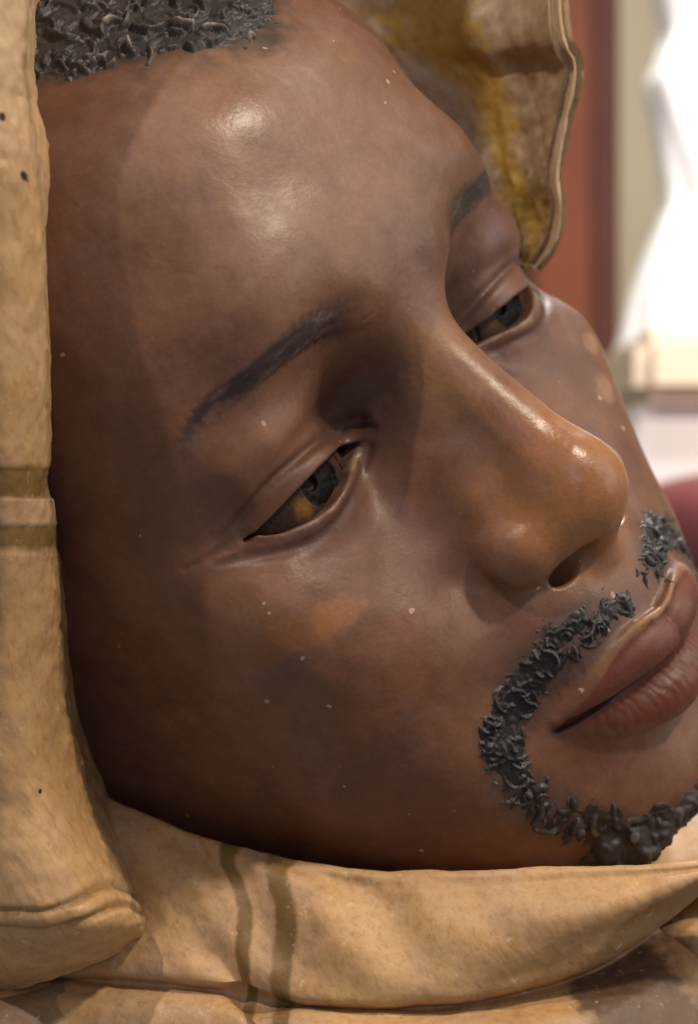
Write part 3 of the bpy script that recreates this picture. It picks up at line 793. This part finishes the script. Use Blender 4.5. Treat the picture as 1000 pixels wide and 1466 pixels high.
def collar_relief(P, u, v):
    p = P.reshape(-1, 3).astype(f32); s = P.shape[:2]
    n = fbm(p / 16, 3, 15).reshape(s); f = fbm(p / 5, 4, 16).reshape(s)
    r = .9 * n + .3 * f
    w = sstep(.6, 1.4, v) * (1 - sstep(3.2, 4.4, v)) * sstep(1.2, 2.4, u)
    r = r + w * (1 - sstep(3.6, 5, u)) * 1.5 * np.sin((v * 2.2 - u * .75) * 2.0 + .8 * n)
    r = r - 2.4 * np.exp(-((v - 1.1 - .12 * u) / .35) ** 2) * sstep(1.2, 3, u)
    r = r + .9 * np.exp(-((u - 1.15) / .25) ** 2)
    r = r + sstep(3.5, 5, v) * .8 * np.sin(u * 2.4 + v * 1.3 + n * 2) * sstep(1.6, 2.6, u) * (1 - sstep(4.5, 5.5, u))
    return r
def collar_colour(F, u, v):
    p = F.astype(f32); n = fbm(p / 12, 4, 91); f = fbm(p / 3.5, 4, 92)
    C = np.tile(TAN, (len(F), 1))
    C = mixv(C, PINK, sstep(-.1, .35, n) * .6)
    zig = .035 * np.sin(u * 2.2 + .4) + .04 * f - .03 * u
    for c, w in ((2.03, .085), (2.47, .105)):
        d = np.abs(v - c - zig)
        C = mixv(C, OLIVE * .9, (1 - sstep(w - .02, w + .035, d)) * .95)
    C = mixv(C, PINK * .9, (1 - sstep(.06, .1, np.abs(v - 2.30 - zig))) * .6)
    C = mixv(C, OLIVE, sstep(5.9, 6.25, v + .25 * (u - 3) + .2 * f) * .55 * (u < 5.8))
    C = mixv(C, DARK, sstep(5.35, 5.6, v + .25 * f) * (1 - sstep(6.6, 6.9, v + .3 * f)) * .9 * sstep(6.0, 6.3, u))
    return C
collar = sheet('collar', COLLAR, 280, 420, collar_relief, collar_colour, 3.0)

ROBE = [
 [(-250,1300,420),(0,1310,410),(200,1300,398),(330,1380,386),(500,1440,372),(640,1440,370),(760,1420,370),(870,1345,376),(960,1270,384),(1100,1150,400)],
 [(-260,1390,380),(0,1405,366),(200,1392,364),(330,1430,364),(500,1470,356),(640,1466,354),(780,1440,356),(900,1390,364),(1000,1310,374),(1130,1200,394)],
 [(-270,1470,366),(0,1470,350),(200,1455,354),(330,1482,354),(500,1500,346),(660,1500,344),(810,1484,348),(940,1450,356),(1050,1380,364),(1180,1280,384)],
 [(-280,1600,360),(0,1600,342),(200,1600,346),(330,1610,346),(500,1610,336),(680,1610,334),(840,1600,341),(990,1570,350),(1110,1480,360),(1240,1350,382)],
]
def robe_relief(P, u, v):
    p = P.reshape(-1, 3).astype(f32); s = P.shape[:2]
    return 1.2 * fbm(p / 14, 4, 25).reshape(s) + 1.2 * np.sin(v * 4 + u * 2) * sstep(.3, 1.2, u)
def robe_colour(F, u, v):
    p = F.astype(f32); n = fbm(p / 10, 4, 95); f = fbm(p / 4, 4, 96)
    C = np.tile(TAN * .9, (len(F), 1))
    C = mixv(C, PINK, sstep(-.1, .35, n) * .6)
    C = mixv(C, (.20, .145, .10), (1 - sstep(2.6, 3.4, v)) * .7)
    for c, w in ((3.0, .12), (3.45, .12)):
        C = mixv(C, OLIVE, (1 - sstep(w - .04, w + .05, np.abs(v - c + .1 * f))) * .8)
    C = mixv(C, DARK, sstep(6.35, 6.6, v + .25 * f) * (1 - sstep(7.6, 7.9, v + .3 * f)) * .9)
    return C
robe = sheet('robe_front', ROBE, 120, 320, robe_relief, robe_colour, 3.0)

FARCOL = [
 [(740,1190,420),(860,1150,428),(980,1100,436),(1100,1040,446)],
 [(750,1215,408),(870,1180,414),(990,1140,420),(1120,1090,430)],
 [(760,1250,392),(880,1240,394),(1000,1225,396),(1130,1190,400)],
 [(770,1280,370),(880,1275,370),(1000,1262,370),(1130,1230,372)],
]
far_collar = sheet('collar_lining', FARCOL, 60, 90, lambda P, u, v: .8 * fbm(P.reshape(-1, 3).astype(f32) / 12, 4, 35).reshape(P.shape[:2]),
                   lambda F, u, v: mixv(np.tile(TAN * 1.05, (len(F), 1)), PINK, sstep(0, .4, fbm(F.astype(f32) / 9, 3, 99)) * .5), 3.0)

statue['label'] = 'painted carved head of a bearded man in an ochre striped hood'
statue['category'] = 'statue'

# ------------------------------------------------------------------ what stands behind, out of focus
def wp(px, py, dep):                                       # place on the sight line at a depth in metres
    return Vector(((px - 500) / F_PX * dep, dep, CAM_Z - (py - 733) / F_PX * dep))
def plain(name, col, rough=.6, sc=12, amt=.25):
    m, nt, N, P = new_mat(name)
    v = coords(nt)
    f = noise(nt, v, sc, 5, .6)
    nt.links.new(mixc(nt, ramp(nt, f, [(.3, 0.0), (.7, 1.0)]), tuple(c * (1 - amt) for c in col), tuple(min(1, c * (1 + amt)) for c in col)), P.inputs['Base Color'])
    P.inputs['Roughness'].default_value = rough
    nt.links.new(bump(nt, f, .3, .004), P.inputs['Normal'])
    return m
def world_obj(name, V, Fq, mat, smooth=True):
    me = make_mesh(name, V, Fq, smooth); me.materials.append(mat)
    o = bpy.data.objects.new(name, me); scene.collection.objects.link(o); return o
def box(name, x0, x1, y0, y1, z0, z1, mat, bev=.004):
    import bmesh
    bm = bmesh.new(); bmesh.ops.create_cube(bm, size=1)
    for v in bm.verts: v.co = Vector(((x0 + x1) / 2 + v.co.x * (x1 - x0), (y0 + y1) / 2 + v.co.y * (y1 - y0), (z0 + z1) / 2 + v.co.z * (z1 - z0)))
    bmesh.ops.bevel(bm, geom=list(bm.edges), offset=bev, segments=2, affect='EDGES')
    me = bpy.data.meshes.new(name); bm.to_mesh(me); bm.free(); me.materials.append(mat)
    o = bpy.data.objects.new(name, me); scene.collection.objects.link(o); return o

m_wall = plain('beige_wall', (.52, .46, .32), .8, 6, .06)
wall = box('wall', -1.6, 1.6, 1.92, 2.0, 0.0, 3.0, m_wall); wall['kind'] = 'structure'
D = 1.70
m_wood = plain('red_wood', (.165, .038, .011), .75, 10, .2)
m_wood2 = plain('dark_red_wood', (.085, .016, .008), .75, 10, .2)
post = bpy.data.objects.new('door_frame', None); scene.collection.objects.link(post); post.location = (wp(835, 0, D).x, D, 0)
for nm, a, b, y0, y1, m in (('frame_board', 765, 842, D - .02, D + .2, m_wood), ('edge_board', 843, 888, D + .0, D + .2, m_wood2)):
    o = box(nm, wp(a, 0, D).x, wp(b, 0, D).x, y0, y1, 0, 2.9, m); o.parent = post
    o.matrix_parent_inverse = Matrix.Translation(-Vector(post.location))
post['label'] = 'reddish brown wooden door frame against the beige wall'; post['category'] = 'door frame'

# white draped figure
m_white = plain('white_plaster', (.86, .85, .86), .6, 20, .04)
D = 1.15
prof = [(505, 880), (490, 884), (455, 893), (420, 903), (370, 921), (312, 944), (280, 947), (220, 938), (180, 931), (128, 923), (100, 932), (60, 944), (20, 938), (-30, 930), (-90, 935), (-160, 960), (-220, 1010)]
pr = spline([(a, b) for a, b in prof], 80)
axx = wp(1075, 0, D).x
nth = 120
V = []; 
for py, px in pr:
    c = wp(px, py, D); R0 = axx - c.x
    for k in range(nth):
        t = 2 * math.pi * k / nth
        rr = R0 * (1 + .05 * math.sin(7 * t + py * .012) * max(0, 1 - abs(math.cos(t)) ** 6) + .03 * math.sin(13 * t - py * .02) * (1 - abs(math.cos(t)) ** 6))
        V.append((axx + rr * math.cos(t), D + rr * .75 * math.sin(t), c.z))
V = np.array(V); idx = np.arange(len(V)).reshape(80, nth)
Fq = np.stack([idx[:-1, :], np.roll(idx, -1, 1)[:-1, :], np.roll(idx, -1, 1)[1:, :], idx[1:, :]], -1).reshape(-1, 4)
fig = world_obj('draped_figure', V, Fq, m_white)
fig['label'] = 'bright white draped figure, out of focus at the right edge'; fig['category'] = 'figure'
m_beige = plain('pale_stone', (.72, .60, .46), .6, 14, .1)
plinth = box('stone_plinth', wp(862, 0, D).x, wp(1400, 0, D).x, D - .14, D + .3, wp(0, 595, D).z, wp(0, 500, D).z, m_beige, .01)
plinth['label'] = 'pale cream slab under the white draped figure'; plinth['category'] = 'plinth'
ped = box('white_pedestal', wp(866, 0, D).x, wp(1380, 0, D).x, D - .12, D + .28, wp(0, 900, D).z, wp(0, 595.5, D).z, m_white, .003)
ped['label'] = 'white block below the cream slab'; ped['category'] = 'pedestal'
D = .95
m_red = plain('dull_red', (.16, .035, .040), .5, 20, .15)
import bmesh
bm = bmesh.new(); bmesh.ops.create_uvsphere(bm, u_segments=40, v_segments=24, radius=1)
for v in bm.verts:
    for i in range(3): v.co[i] = math.copysign(abs(v.co[i]) ** .6, v.co[i])
    v.co = Vector((v.co.x * .11, v.co.y * .09, v.co.z * .035))
me = bpy.data.meshes.new('red_cushion'); bm.to_mesh(me); bm.free(); me.materials.append(m_red)
for f in me.polygons: f.use_smooth = True
cus = bpy.data.objects.new('red_cushion', me); scene.collection.objects.link(cus)
c = wp(1195, 762, D); cus.location = c + Vector((0, 0, .0))
cus['label'] = 'dull red rounded cushion at the right edge beside the moustache'; cus['category'] = 'cushion'
